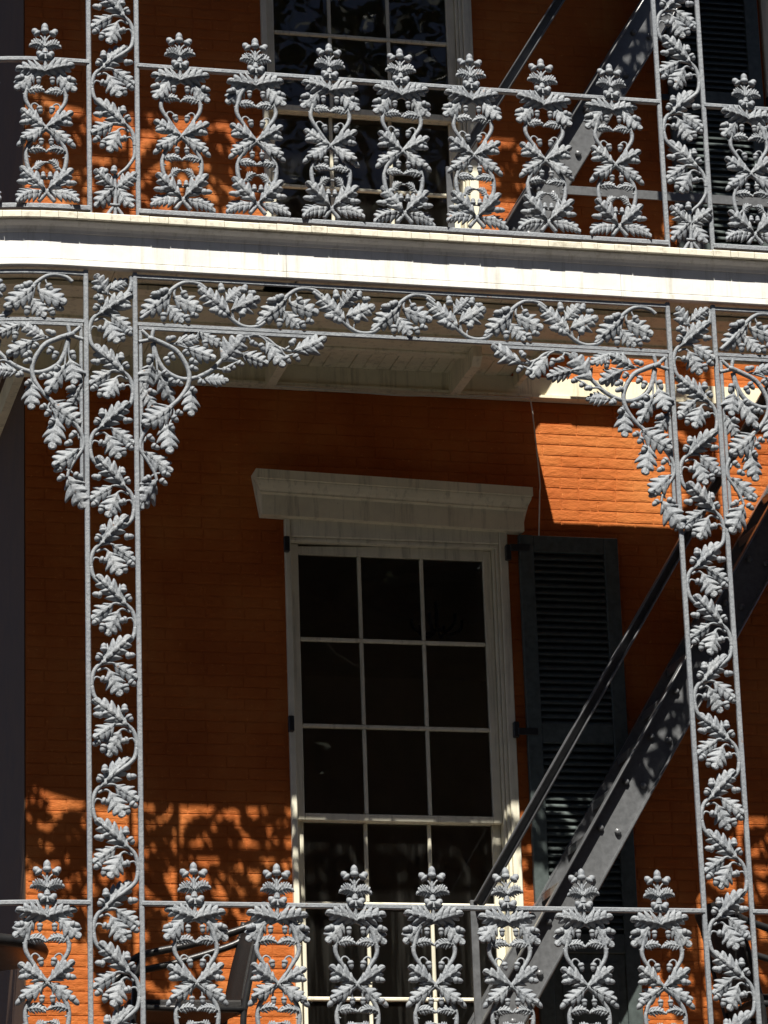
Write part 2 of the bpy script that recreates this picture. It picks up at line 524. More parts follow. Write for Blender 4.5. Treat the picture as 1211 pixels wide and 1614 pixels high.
# ---- baluster of the railings: two hearts of stems, oak leaves, acorns, a finial on top
def baluster_motif():
    b = Motif()
    h = Motif()
    dz = -0.012
    P = lambda L, n=0.0: [(x, z+dz, n) for x, z in L]
    h.stem(P([(0.0633,0.7684),(0.0866,0.7255),(0.0999,0.6755),(0.1078,0.6398),(0.0997,0.6042),(0.0731,0.5615),(0.0398,0.5117),(0,0.4621),(-0.045,0.425)], 0.004), 0.0125, 0.0105)
    h.stem(P([(0.0,0.4585),(0.0331,0.4337),(0.0596,0.4125),(0.0927,0.363),(0.1059,0.3136),(0.1025,0.2572),(0.0859,0.2079),(0.0528,0.1552),(0,0.0956),(-0.0428,0.043)], -0.002), 0.0125, 0.0120)
    h.stem(P([(0.0731,0.5615),(0.075,0.592),(0.058,0.6035),(0.040,0.592),(0.035,0.578)]), 0.0055, 0.0045)
    h.stem(P([(0.0965,0.672),(0.075,0.692),(0.045,0.698),(0.018,0.684),(0,0.664)]), 0.007, 0.006)
    h.stem(P([(0.0993,0.330),(0.075,0.352),(0.045,0.357),(0.018,0.344),(0,0.324)]), 0.0065, 0.006)
    h.stem(P([(0.0859,0.2079),(0.06,0.240),(0.03,0.262),(0.0,0.266)]), 0.008, 0.006)
    h.stem(P([(0.0528,0.1552),(0.034,0.168),(0,0.173)]), 0.006, 0.005)
    h.stem(P([(0.0366,0.748),(0.0366,0.781),(0.028,0.80)]), 0.005, 0.004)
    h.stem(P([(0.0265,0.392),(0.0265,0.418),(0.015,0.445)]), 0.005, 0.004)
    h.stem(P([(0.0866,0.735),(0.112,0.755),(0.122,0.752)]), 0.006)
    h.stem(P([(0.06,0.478),(0.09,0.488)]), 0.006)
    h.stem(P([(0.085,0.40),(0.108,0.398),(0.12,0.386)]), 0.006)
    h.stem(P([(0.07,0.135),(0.105,0.145)]), 0.006)
    L = lambda bx, bz, tx, tz, w, *a, **k: h.leaf(bx, bz+dz, tx, tz+dz, w, *a, **k)
    L(-0.020,0.779, 0.166,0.815, 0.088, 'e', n=0.016, roll=0.25)
    L(0.058,0.782, 0.164,0.668, 0.086, 'c', n=0.008, roll=-0.15)
    L(0.010,0.466, 0.150,0.556, 0.078, 'a', n=0.012, roll=0.15)
    L(0.013,0.462, 0.146,0.378, 0.070, 'd', n=0.010, roll=-0.15)
    L(0.010,0.112, 0.148,0.243, 0.082, 'a', n=0.012, roll=0.15)
    L(0.018,0.098, 0.182,0.030, 0.074, 'arch', n=0.008, roll=-0.2)
    L(0.100,0.668, 0.0,0.660, 0.045, 'arch', n=0.010, flip=-1)
    L(0.102,0.326, 0.0,0.320, 0.042, 'arch', n=0.010, flip=-1)
    L(0.066,0.220, 0.002,0.266, 0.040, 'arch', n=0.010, flip=-1)
    L(0.002,0.925, 0.092,0.926, 0.052, 'arch', n=0.010, roll=0.3)
    L(0.000,0.930, 0.046,0.975, 0.028, 'c', n=0.014)
    A = lambda x0, z0, x1, z1, n=0.012, fat=0.95: h.acorn((x0, z0+dz), (x1, z1+dz), n, fat)
    A(0.033,1.000, 0.064,1.033, 0.004, 1.12)
    A(0.112,0.752, 0.160,0.738)
    A(0.0366,0.755, 0.0366,0.712, 0.012, 0.8)
    A(0.036,0.583, 0.027,0.540, 0.014, 0.85)
    A(0.090,0.490, 0.139,0.482, 0.016)
    A(0.114,0.392, 0.152,0.350, 0.010)
    A(0.0265,0.398, 0.0265,0.358, 0.012, 0.8)
    A(0.100,0.145, 0.155,0.147, 0.012)
    A(0.0185,0.170, 0.0185,0.207, 0.010, 0.75)
    h.acorn((0.012, 0.852), (0.042, 0.884), 0.018, 1.05)
    # thorn bumps on the stems
    h.stem([(0.104,0.640,0.004),(0.122,0.644,0.004)], 0.006, 0.0035)
    h.stem([(0.100,0.285,0.0),(0.086,0.281,0.0)], 0.006, 0.0035)
    b.merge(h, Matrix.Identity(4))
    b.merge(h, MIRX)
    # finial column, top acorn
    b.stem([(0,0.785,0.004),(0,0.83,0.004),(0,0.86,0.004)], 0.011, 0.012)
    b.stem([(0,0.845,0.002),(0,0.872,0.002),(0,0.886,0.002)], 0.021, 0.013)
    b.stem([(0,0.884,0.002),(0,0.893,0.002),(0,0.905,0.002),(0,0.915,0.002)], 0.0195, 0.013)
    b.stem([(0,0.91,0.002),(0,0.95,0.002),(0,0.995,0.002)], 0.012, 0.006)
    b.stem([(0,0.945,0.002),(0.015,0.975,0.002),(0.032,0.990,0.002)], 0.006, 0.005)
    b.stem([(0,0.945,0.002),(-0.015,0.975,0.002),(-0.032,0.990,0.002)], 0.006, 0.005)
    b.acorn((0, 0.996), (0, 1.056), 0.004, 1.15)
    return b
BAL = baluster_motif()
BAL_MESH = BAL.stem_mesh('baluster')

# ---- vine of the posts, one half wave; the next half is its mirror image
HP = 0.3154
def vine_half():
    v = Motif()
    v.stem([(0.1136,0.2174,0),(0.0987,0.1594,0.002),(0.0482,0.1128,0.003),(-0.0092,0.0735,0.003),(-0.0594,0.0272,0.002),(-0.0952,-0.011,0),(-0.1112,-0.0558,0),(-0.1136,-0.1,0)], 0.0115)
    v.stem([(-0.0595,0.0198,0),(-0.0417,0.022,0.003),(-0.0167,0.0252,0.004),(0.0081,0.0188,0.005)], 0.007, 0.006)
    v.stem([(-0.085,-0.020,0),(-0.0633,-0.0083,0.003),(-0.0419,-0.0053,0.004),(-0.0207,-0.0192,0.004)], 0.0075, 0.006)
    v.stem([(-0.1085,-0.0777,0),(-0.0956,-0.0552,0.003),(-0.0814,-0.0532,0.004),(-0.0637,-0.0613,0.004)], 0.006, 0.005)
    v.stem([(-0.04,0.05,0),(-0.0519,0.0829,0.004)], 0.006, 0.005)
    v.stem([(-0.055,0.04,0),(-0.0662,0.0675,0.004)], 0.006, 0.005)
    v.leafa(-0.0702,0.0084,42,0.240,0.36,'b', n=0.010, tilt=-0.06, roll=0.15)
    v.leafa(-0.0025,0.0221,-36,0.152,0.46,'a', n=0.006, tilt=-0.10)
    v.leafa(-0.0278,-0.0143,-66,0.156,0.54,'c', n=0.010, tilt=-0.12)
    for a, b in (((-0.0519,0.0799),(-0.0516,0.1229)), ((-0.0662,0.0695),(-0.0888,0.0352)), ((0.0584,0.0614),(0.1064,0.067)),
                 ((0.0534,-0.086),(0.0647,-0.1304)), ((0.0757,-0.0676),(0.109,-0.0936)), ((-0.0708,-0.0601),(-0.0313,-0.0723))):
        v.acorn(a, b)
    return v
VH = vine_half()
def vine_top(z):
    m = Motif()
    m.leaf(-0.015, z-0.125, -0.085, z-0.010, 0.085, 'c', n=0.008)
    m.leaf(-0.005, z-0.095, 0.105, z-0.015, 0.070, 'a', n=0.010)
    m.acorn((-0.05, z-0.10), (-0.09, z-0.085))
    m.acorn((-0.055, z-0.135), (-0.09, z-0.150))
    m.stem([(0.108, z-0.01, 0), (0.112, z-0.05, 0), (0.106, z-0.10, 0)], 0.0115)
    m.stem([(0.06, z-0.17, 0), (0.0, z-0.12, 0), (-0.03, z-0.10, 0)], 0.007)
    return m
def vine_base(z):
    m = Motif()
    m.leafa(0.0007,z+0.1723,141,0.150,0.46,'a'); m.leafa(0.0044,z+0.1802,-133,0.170,0.42,'d')
    m.leafa(0.0151,z+0.1733,40,0.148,0.48,'a'); m.leafa(0.0182,z+0.1767,-53,0.150,0.46,'d')
    m.stem([(0.0089,z+0.2805,0),(0.0049,z+0.2341,0),(0.0079,z+0.1728,0.004),(0.0074,z+0.1114,0.004),(0.0034,z+0.0729,0.004)], 0.008, 0.012)
    for t in ([(0.0035,0.0767),(-0.0219,0.0406),(-0.0378,0.0129)], [(0.0035,0.0767),(0.0053,0.0424),(0.005,0.0134)], [(0.0035,0.0767),(0.0282,0.0439),(0.0458,0.0166)]):
        m.stem([(x, z+q, 0.004) for x, q in t], 0.009, 0.012)
    m.stem([(-0.022,z+0.078,0.006),(0.0035,z+0.074,0.012),(0.028,z+0.078,0.006)], 0.008)
    m.stem([(0.1136,z+0.455,0),(0.1136,z+0.41,0),(0.1103,z+0.3647,0),(0.0956,z+0.3327,0),(0.0664,z+0.2922,0),(0.0302,z+0.2589,0),(0.0084,z+0.2266,0)], 0.011, 0.008)
    m.acorn((-0.0339,z+0.2561), (-0.0756,z+0.2769)); m.acorn((-0.0021,z+0.2528), (0.0018,z+0.2984))
    m.stem([(0.006,z+0.235,0),(-0.03,z+0.253,0)], 0.005)
    return m
def bar_box(mb, u, z0, z1, w=0.0125):
    F = GF(u)
    o = MB(); o.bbox(-w, w, z0, z1, -w, w, 0.0045)
    mb.add([F @ Vector(p) for p in o.v], o.f)
def make_post(label, u, z_low, z_high, phase_z, flip0, base=False, group=None):
    """phase_z: height of one half wave centre; flip0 its mirror sign"""
    t = thing('iron_post', label, 'post', G(u, 0, z_low), group)
    for s in (-1, 1):
        mb = MB(); bar_box(mb, u+s*HW, z_low, z_high)
        part('bar', mb, IRON, t)
    mo = Motif()
    lo = z_low + (0.30 if base else 0.05)
    hi = z_high - 0.20
    k0 = int(math.floor((lo-phase_z)/HP))-1
    ks = [k for k in range(k0, k0+40) if lo+0.10 <= phase_z+k*HP <= hi-0.04]
    for k in ks:
        X = Matrix.Translation((0, phase_z+k*HP, 0))
        sg = flip0 * (1 if k % 2 == 0 else -1)
        mo.merge(VH, X @ (MIRX if sg < 0 else Matrix.Identity(4)))
    topk = ks[-1]; sg = flip0 * (1 if topk % 2 == 0 else -1)
    tp = vine_top(z_high-0.012)
    mo.merge(tp, Matrix.Identity(4) if sg > 0 else MIRX)
    if base:
        bk = ks[0]; sb = flip0 * (1 if bk % 2 == 0 else -1)
        mo.merge(vine_base(z_low+0.01), Matrix.Identity(4) if sb < 0 else MIRX)
    F = GF(u)
    vo = put('vine', mo.stem_mesh('vine'), t, F)
    mo.pieces(vo, F)
    return t

# ---- frieze between the posts
def frieze_cluster():
    v = Motif()
    v.stem([(-0.2668,-0.2248,0),(-0.2086,-0.1715,0.002),(-0.1498,-0.1053,0.003),(-0.0991,-0.0478,0.003),(-0.0492,-0.0113,0.002),(0,-0.002,0),(0.0484,-0.0119,0),(0.0799,-0.0376,0)], 0.0115)
    v.stem([(-0.08,-0.035,0),(-0.09,-0.07,0.004),(-0.085,-0.10,0.005)], 0.007)
    v.stem([(-0.10,-0.05,0),(-0.118,-0.10,0.004),(-0.122,-0.14,0.005)], 0.007)
    v.stem([(-0.056,-0.018,0),(-0.055,-0.04,0.003),(-0.0468,-0.0574,0.004)], 0.005)
    v.stem([(-0.13,-0.085,0),(-0.164,-0.076,0.003)], 0.005)
    v.leafa(-0.102,-0.0643,-136,0.222,0.42,'b', n=0.010, tilt=-0.06)
    v.leafa(-0.0966,-0.0897,-27,0.176,0.50,'a', n=0.009)
    v.leafa(-0.1242,-0.1374,-51,0.132,0.55,'c', n=0.007)
    for a, b in (((-0.161,-0.0808),(-0.2096,-0.0835)), ((-0.1668,-0.0746),(-0.1226,-0.0514)), ((-0.0468,-0.0574),(-0.0241,-0.1024)),
                 ((-0.1445,-0.1846),(-0.1505,-0.2363)), ((-0.0336,-0.1911),(-0.017,-0.2362)), ((-0.007,-0.1854),(0.0331,-0.198))):
        v.acorn(a, b)
    return v
FC = frieze_cluster()
def make_frieze(label, a, b, zt, zb, first=1, group=None):
    t = thing('iron_frieze', label, 'frieze', G(a, 0, zb), group)
    for z in (zt, zb):
        mb = MB(); sweep(mb, [(-0.011, -0.009), (0.011, -0.009), (0.011, 0.009), (-0.011, 0.009)], a, b, z)
        part('bar', mb, IRON, t)
    n = 9
    p = 0.3065
    L = b-a
    n = int(round((L-0.18)/p))
    if n < 1: n = 1
    p = (L-0.14)/n
    mo = Motif()
    zc = (zt+zb)/2
    for i in range(n):
        c = a + 0.07 + p*(i+0.5) + 0.075
        dn = (i % 2 == 0) == (first > 0)
        X = Matrix.Translation((c, zc, 0)) @ Matrix.Diagonal((p/0.3039, 1 if dn else -1, 1, 1)) @ Matrix.Translation((0, 0.1205, 0))
        mo.merge(FC, X)
    vo = put('vine', mo.stem_mesh('vine', lambda q: G(q.x, q.z, q.y)), t)
    mo.pieces(vo, None, True)
    return t

# ---- corner bracket (spandrel); origin at post bar and lower frieze bar
def bracket_motif():
    m = Motif()
    S1 = [(0.0934,-0.0889),(0.1553,-0.1137),(0.2172,-0.1478),(0.2609,-0.211),(0.2822,-0.2752),(0.2722,-0.341),(0.2312,-0.4081),(0.1817,-0.4569),(0.0966,-0.535),(0.0428,-0.6021),(0.0202,-0.6583),(0.024,-0.7132),(0.0585,-0.7666),(0.0929,-0.829),(0.1029,-0.8697)]
    S2 = [(0.0931,-0.1077),(0.11,-0.1816),(0.1447,-0.2451),(0.1975,-0.2843),(0.2595,-0.2997),(0.3311,-0.282),(0.3942,-0.2461),(0.4581,-0.1819),(0.5131,-0.1179),(0.5592,-0.0636),(0.5957,-0.0428),(0.659,-0.0346),(0.7128,-0.0553),(0.7572,-0.0906),(0.82,-0.1109),(0.8609,-0.1087)]
    m.stem([(x, z, 0.006) for x, z in S1], 0.0150, 0.008)
    m.stem([(x, z, -0.002) for x, z in S2], 0.0150, 0.008)
    for x, z in ((0.0317,-0.0408),(0.0959,-0.0307),(0.0176,-0.1071)):
        m.stem([(0.0845,-0.0894,0.004),((x+0.0845)/2,(z-0.0894)/2,0.004),(x,z,0.002)], 0.010, 0.012)
    m.stem([(0.070,-0.085,0.012),(0.0845,-0.0894,0.018),(0.10,-0.098,0.012)], 0.014)
    for t in [[(0.1822,-0.1075),(0.2269,-0.0957),(0.2722,-0.0557)],[(0.2,-0.1066),(0.2444,-0.1182),(0.2844,-0.1301)],[(0.093,-0.117),(0.0922,-0.1825),(0.0872,-0.2294)],[(0.1018,-0.1259),(0.1096,-0.2096),(0.1133,-0.2653)],[(0.2817,-0.3032),(0.2856,-0.3403),(0.2852,-0.3636)],[(0.1857,-0.4845),(0.1629,-0.5318),(0.1537,-0.56)],[(0.0241,-0.704),(0.0415,-0.717),(0.059,-0.7253)],[(0.331,-0.2867),(0.3486,-0.2998),(0.3664,-0.3035)],[(0.5129,-0.132),(0.5395,-0.1494),(0.5711,-0.143)],[(0.659,-0.0374),(0.6902,-0.0565),(0.7076,-0.0839)],[(0.0693,-0.2397),(0.0374,-0.3157),(0.0236,-0.3629)],
              [(0.2172,-0.1478),(0.19,-0.16),(0.17,-0.19)],[(0.145,-0.245),(0.15,-0.26),(0.17,-0.30),(0.21,-0.315)],[(0.2822,-0.215),(0.295,-0.20)],[(0.185,-0.46),(0.20,-0.49),(0.185,-0.53),(0.172,-0.555)],[(0.0402,-0.6583),(0.05,-0.63)],[(0.0929,-0.829),(0.12,-0.825)],[(0.0929,-0.829),(0.075,-0.845)],[(0.36,-0.265),(0.42,-0.235),(0.46,-0.235),(0.50,-0.212),(0.54,-0.19)],[(0.60,-0.043),(0.615,-0.07)],[(0.77,-0.095),(0.80,-0.14),(0.845,-0.13)],[(0.80,-0.105),(0.826,-0.085)]]:
        m.stem([(x, z, 0.004) for x, z in t], 0.0065, 0.0055, 4)
    vs = 'abcdae'
    for i, (x, z, a, l, w) in enumerate([(0.2107,-0.106,26,0.1531,0.45),(0.3352,-0.0363,-28,0.1505,0.41),(0.2756,-0.1259,-30,0.1612,0.46),(0.0873,-0.2201,-101,0.1484,0.54),(0.1108,-0.2515,-66,0.1996,0.38),(0.0237,-0.3536,-62,0.1515,0.41),(0.2854,-0.3496,-91,0.1598,0.47),(0.1906,-0.4565,-142,0.2003,0.51),(0.1539,-0.5461,-81,0.1822,0.47),(0.0459,-0.7122,-36,0.1758,0.44),(0.1012,-0.8606,-118,0.1925,0.5),(0.3576,-0.2993,3,0.1344,0.47),(0.4534,-0.1915,49,0.1859,0.57),(0.5576,-0.1437,-22,0.1593,0.44),(0.699,-0.0655,-57,0.1715,0.45),(0.8426,-0.1163,25,0.1958,0.43)]):
        m.leafa(x, z, a, l*1.05, w*1.0, vs[i % 6], n=0.010 if i % 2 else 0.006, roll=random.uniform(-0.2, 0.2))
    m.stem([(0.33,-0.075,0.0),(0.335,-0.040,0.004),(0.345,-0.038,0.004)], 0.0065)
    for a, b in [((0.079,-0.1739),(0.0632,-0.2288)),((0.1601,-0.09),(0.2112,-0.0713)),((0.3658,-0.0788),(0.3722,-0.1254)),((0.1544,-0.1839),(0.1733,-0.2296)),((0.177,-0.1593),(0.2031,-0.2)),((0.253,-0.1412),(0.2793,-0.1726)),((0.2835,-0.1911),(0.3277,-0.2168)),((0.2828,-0.2332),(0.3272,-0.2495)),((0.14,-0.2639),(0.1663,-0.2905)),((0.175,-0.304),(0.2056,-0.3369)),((0.2103,-0.3162),(0.2456,-0.3377)),((0.0588,-0.375),(0.1073,-0.3911)),((0.3262,-0.3103),(0.3661,-0.325)),((0.2854,-0.3496),(0.3189,-0.374)),((0.457,-0.2381),(0.5017,-0.2452)),((0.4978,-0.2126),(0.527,-0.2345)),((0.5386,-0.1917),(0.5724,-0.2115)),((0.6085,-0.0751),(0.6504,-0.0964)),((0.6625,-0.0816),(0.684,-0.1276)),((0.8253,-0.0823),(0.8534,-0.0476)),((0.7966,-0.1451),(0.8227,-0.1861)),((0.8467,-0.133),(0.8728,-0.1741)),((0.2079,-0.4834),(0.2431,-0.5002)),((0.1898,-0.5074),(0.2159,-0.5431)),((0.1715,-0.5545),(0.1948,-0.5903)),((0.0558,-0.6199),(0.0907,-0.655)),((0.0772,-0.674),(0.1166,-0.6952)),((0.0707,-0.8483),(0.0265,-0.873)),((0.1281,-0.8229),(0.1719,-0.8393)),((0.1188,-0.8599),(0.1536,-0.8903))]:
        m.acorn(a, b, 0.012, 0.92)
    return m
BR = bracket_motif()
def make_bracket(label, u, side, zb, group=None):
    """side +1 grows to the right of the post bar at u"""
    t = thing('corner_bracket', label, 'bracket', G(u, 0, zb-0.9), group)
    mo = Motif()
    mo.merge(BR, Matrix.Translation((u, zb+0.006, 0)) @ (Matrix.Identity(4) if side > 0 else MIRX))
    mb = MB(); bar_box(mb, u+side*0.027, zb-1.02, zb-0.030, 0.009); part('side_bar', mb, IRON, t)
    a, b = (u+0.018, u+0.955) if side > 0 else (u-0.955, u-0.018)
    mb = MB(); sweep(mb, [(-0.009, -0.008), (0.009, -0.008), (0.009, 0.008), (-0.009, 0.008)], a, b, zb-0.021); part('top_bar', mb, IRON, t)
    vo = put('vine', mo.stem_mesh('vine', lambda q: G(q.x, q.z, q.y)), t)
    mo.pieces(vo, None, True)
    return t

def make_railing(label, a, b, z0, us, group=None):
    t = thing('gallery_railing', label, 'railing', G(a, 0, z0-0.05), group)
    mb = MB(); sweep(mb, [(-0.016, -0.015), (0.016, -0.015), (0.019, -0.010), (0.019, 0.010), (0.016, 0.015), (-0.016, 0.015)], a, b, z0); part('bottom_rail', mb, IRON, t)
    mb = MB(); sweep(mb, [(-0.014, -0.012), (0.014, -0.012), (0.017, -0.008), (0.017, 0.008), (0.014, 0.012), (-0.014, 0.012)], a, b, z0+HR); part('top_rail', mb, IRON, t)
    for u in us:
        F = Matrix.Translation((0, 0, z0)) @ GF(u) @ Matrix.Rotation(random.uniform(-0.012, 0.012), 4, 'Z')
        bo = put('baluster', BAL_MESH, t, F)
        BAL.pieces(bo, F)
    return t

# ================================================================== SETTING
mb = MB(); mb.add([(-400, -400, STREET), (400, -400, STREET), (400, 400, STREET), (-400, 400, STREET)], [(0, 1, 2, 3)])
struct('street', mb, ASPH)
mb = MB(); mb.bbox(-4.5, 40, -1.2, 6, STREET-0.05, STREET+0.14, 0.02)
struct('pavement', mb, PAVE)

# ------------------------------------------------------------------ brick wall with openings
WX1 = 7.5
WTOP = 4.6
# (x0, x1, z0, z1)
WIN_LO = (1.20, 2.50, F2, -1.21)
WIN_UP = (1.135, 2.425, F1, 2.75)
WIN_UP2 = (4.27, 5.56, F1, 2.75)
WIN_LO2 = (4.42, 5.74, F2, -1.21)
OPEN = [WIN_LO, WIN_UP, WIN_UP2, WIN_LO2]
wall = thing('brick_wall', 'orange painted brick house wall behind the iron galleries', 'wall', (U0, D, STREET))
core = MB()
zs = sorted({STREET, WTOP} | {o[2] for o in OPEN} | {o[3] for o in OPEN})
YC = D + 0.0028
for z0, z1 in zip(zs[:-1], zs[1:]):
    iv = [(U0+0.001, WX1)]
    for o in OPEN:
        if o[2] < (z0+z1)/2 < o[3]:
            iv = [p for a, b in iv for p in ((a, min(b, o[0])), (max(a, o[1]), b)) if p[1]-p[0] > 1e-4]
    for a, b in iv: core.box(a, b, YC, YC+0.32, z0, z1)
part('wall_core', core, MORTAR, wall)
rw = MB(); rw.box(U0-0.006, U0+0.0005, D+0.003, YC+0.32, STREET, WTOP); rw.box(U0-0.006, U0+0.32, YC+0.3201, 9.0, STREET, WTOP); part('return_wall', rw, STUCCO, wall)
CH, BL = 0.0655, 0.222
def brick_vf(x0, x1, z0, z1, yf, c=0.012):
    v = [(x0+c, yf, z0+c), (x1-c, yf, z0+c), (x1-c, yf, z1-c), (x0+c, yf, z1-c),
         (x0, yf+0.0013, z0), (x1, yf+0.0013, z0), (x1, yf+0.0013, z1), (x0, yf+0.0013, z1),
         (x0-0.002, YC+0.004, z0-0.002), (x1+0.002, YC+0.004, z0-0.002), (x1+0.002, YC+0.004, z1+0.002), (x0-0.002, YC+0.004, z1+0.002)]
    f = [(0, 1, 2, 3)] + [(4+i, 4+(i+1) % 4, (i+1) % 4, i) for i in range(4)] + [(8+i, 8+(i+1) % 4, 4+(i+1) % 4, 4+i) for i in range(4)]
    return v, f
full = []
rest = MB()
row = 0
z = F2 - 0.6
while z < WTOP-0.1:
    za, zb = z+0.003, z+CH-0.003
    iv = [(U0+0.003, WX1)]
    for o in OPEN:
        if o[2]-0.03 < z+CH/2 < o[3]:
            iv = [p for a, b in iv for p in ((a, min(b, o[0])), (max(a, o[1]), b)) if p[1]-p[0] > 0.02]
    off = (0.0 if row % 2 else BL/2) + random.uniform(-0.012, 0.012)
    x = U0 - off
    while x < 5.6:
        w = BL*(0.5 if (row % 6 == 5) else 1.0)
        for a, b in iv:
            xa, xb = max(x+0.003, a+0.002), min(x+w-0.003, b-0.002)
            if xb-xa > 0.03:
                y = D - random.uniform(0.0, 0.0016)
                lit = (2.66 < xa < 3.75 and -1.18 < za < -0.52) or (U0 <= xa < 1.2 and -3.75 < za < -2.80) or (U0 <= xa < 1.1 and 0.55 < za < 1.25)
                q = (xa, xb, za+random.uniform(-0.0015, 0.0015), zb+random.uniform(-0.0015, 0.0015), y)
                if lit and len(full) < 300: full.append(q)
                else: rest.add(*brick_vf(*q))
        x += w
    z += CH
    row += 1
for q in full:
    m_ = MB(); cx, cz = (q[0]+q[1])/2, (q[2]+q[3])/2
    v, f = brick_vf(*q)
    m_.add([(a-cx, b-D, c-cz) for a, b, c in v], f)
    put('brick', m_.mesh('brick', BRICK), wall, Matrix.Translation((cx, D, cz)))
part('bricks', rest, BRICK, wall, 'stuff')

# rooms behind the windows
for nm, zf, zc in (('lower_room', F2, -0.72), ('upper_room', F1, 3.60)):
    r = MB()
    x0, x1, y0, y1 = 0.1, 7.0, YC+0.33, 6.6
    r.add([(x0,y0,zf),(x1,y0,zf),(x1,y1,zf),(x0,y1,zf),(x0,y0,zc),(x1,y0,zc),(x1,y1,zc),(x0,y1,zc)],
          [(0,1,2,3),(7,6,5,4),(2,1,5,6),(3,2,6,7),(0,3,7,4)])
    o = put(nm, r.mesh(nm, PLASTER, False)); o['kind'] = 'structure'
med = thing('ceiling_medallion', 'round plaster ceiling medallion seen through the top panes of the lower window', 'medallion', (2.85, 4.4, -0.72))
mb = MB(); Mz = Matrix.Translation((2.85, 4.4, -0.72)) @ Matrix.Rotation(PI/2, 4, 'Y')
mb.lathe([(0.001, 0.07), (0.10, 0.07), (0.16, 0.03), (0.30, 0.03), (0.36, 0.06), (0.44, 0.05), (0.50, 0.015), (0.62, 0.015), (0.66, 0.05), (0.74, 0.04), (0.78, 0.0)], Mz, 40)
part('rings', mb, PLASTER, med)
ch = thing('chandelier', 'small dark chandelier hanging below the plaster ceiling medallion', 'chandelier', (2.85, 4.4, -1.02))
mb = MB(); mb.tube([(2.85, 4.4, -0.78), (2.85, 4.4, -0.98)], 0.012); part('rod', mb, BLACK, ch)
for k in range(6):
    a = k*PI/3
    mb = MB(); mb.tube(spline([(2.85, 4.4, -0.97), (2.85+0.08*math.cos(a), 4.4+0.08*math.sin(a), -1.01), (2.85+0.16*math.cos(a), 4.4+0.16*math.sin(a), -0.97), (2.85+0.17*math.cos(a), 4.4+0.17*math.sin(a), -0.91)]), 0.010)
    part('arm', mb, BLACK, ch)

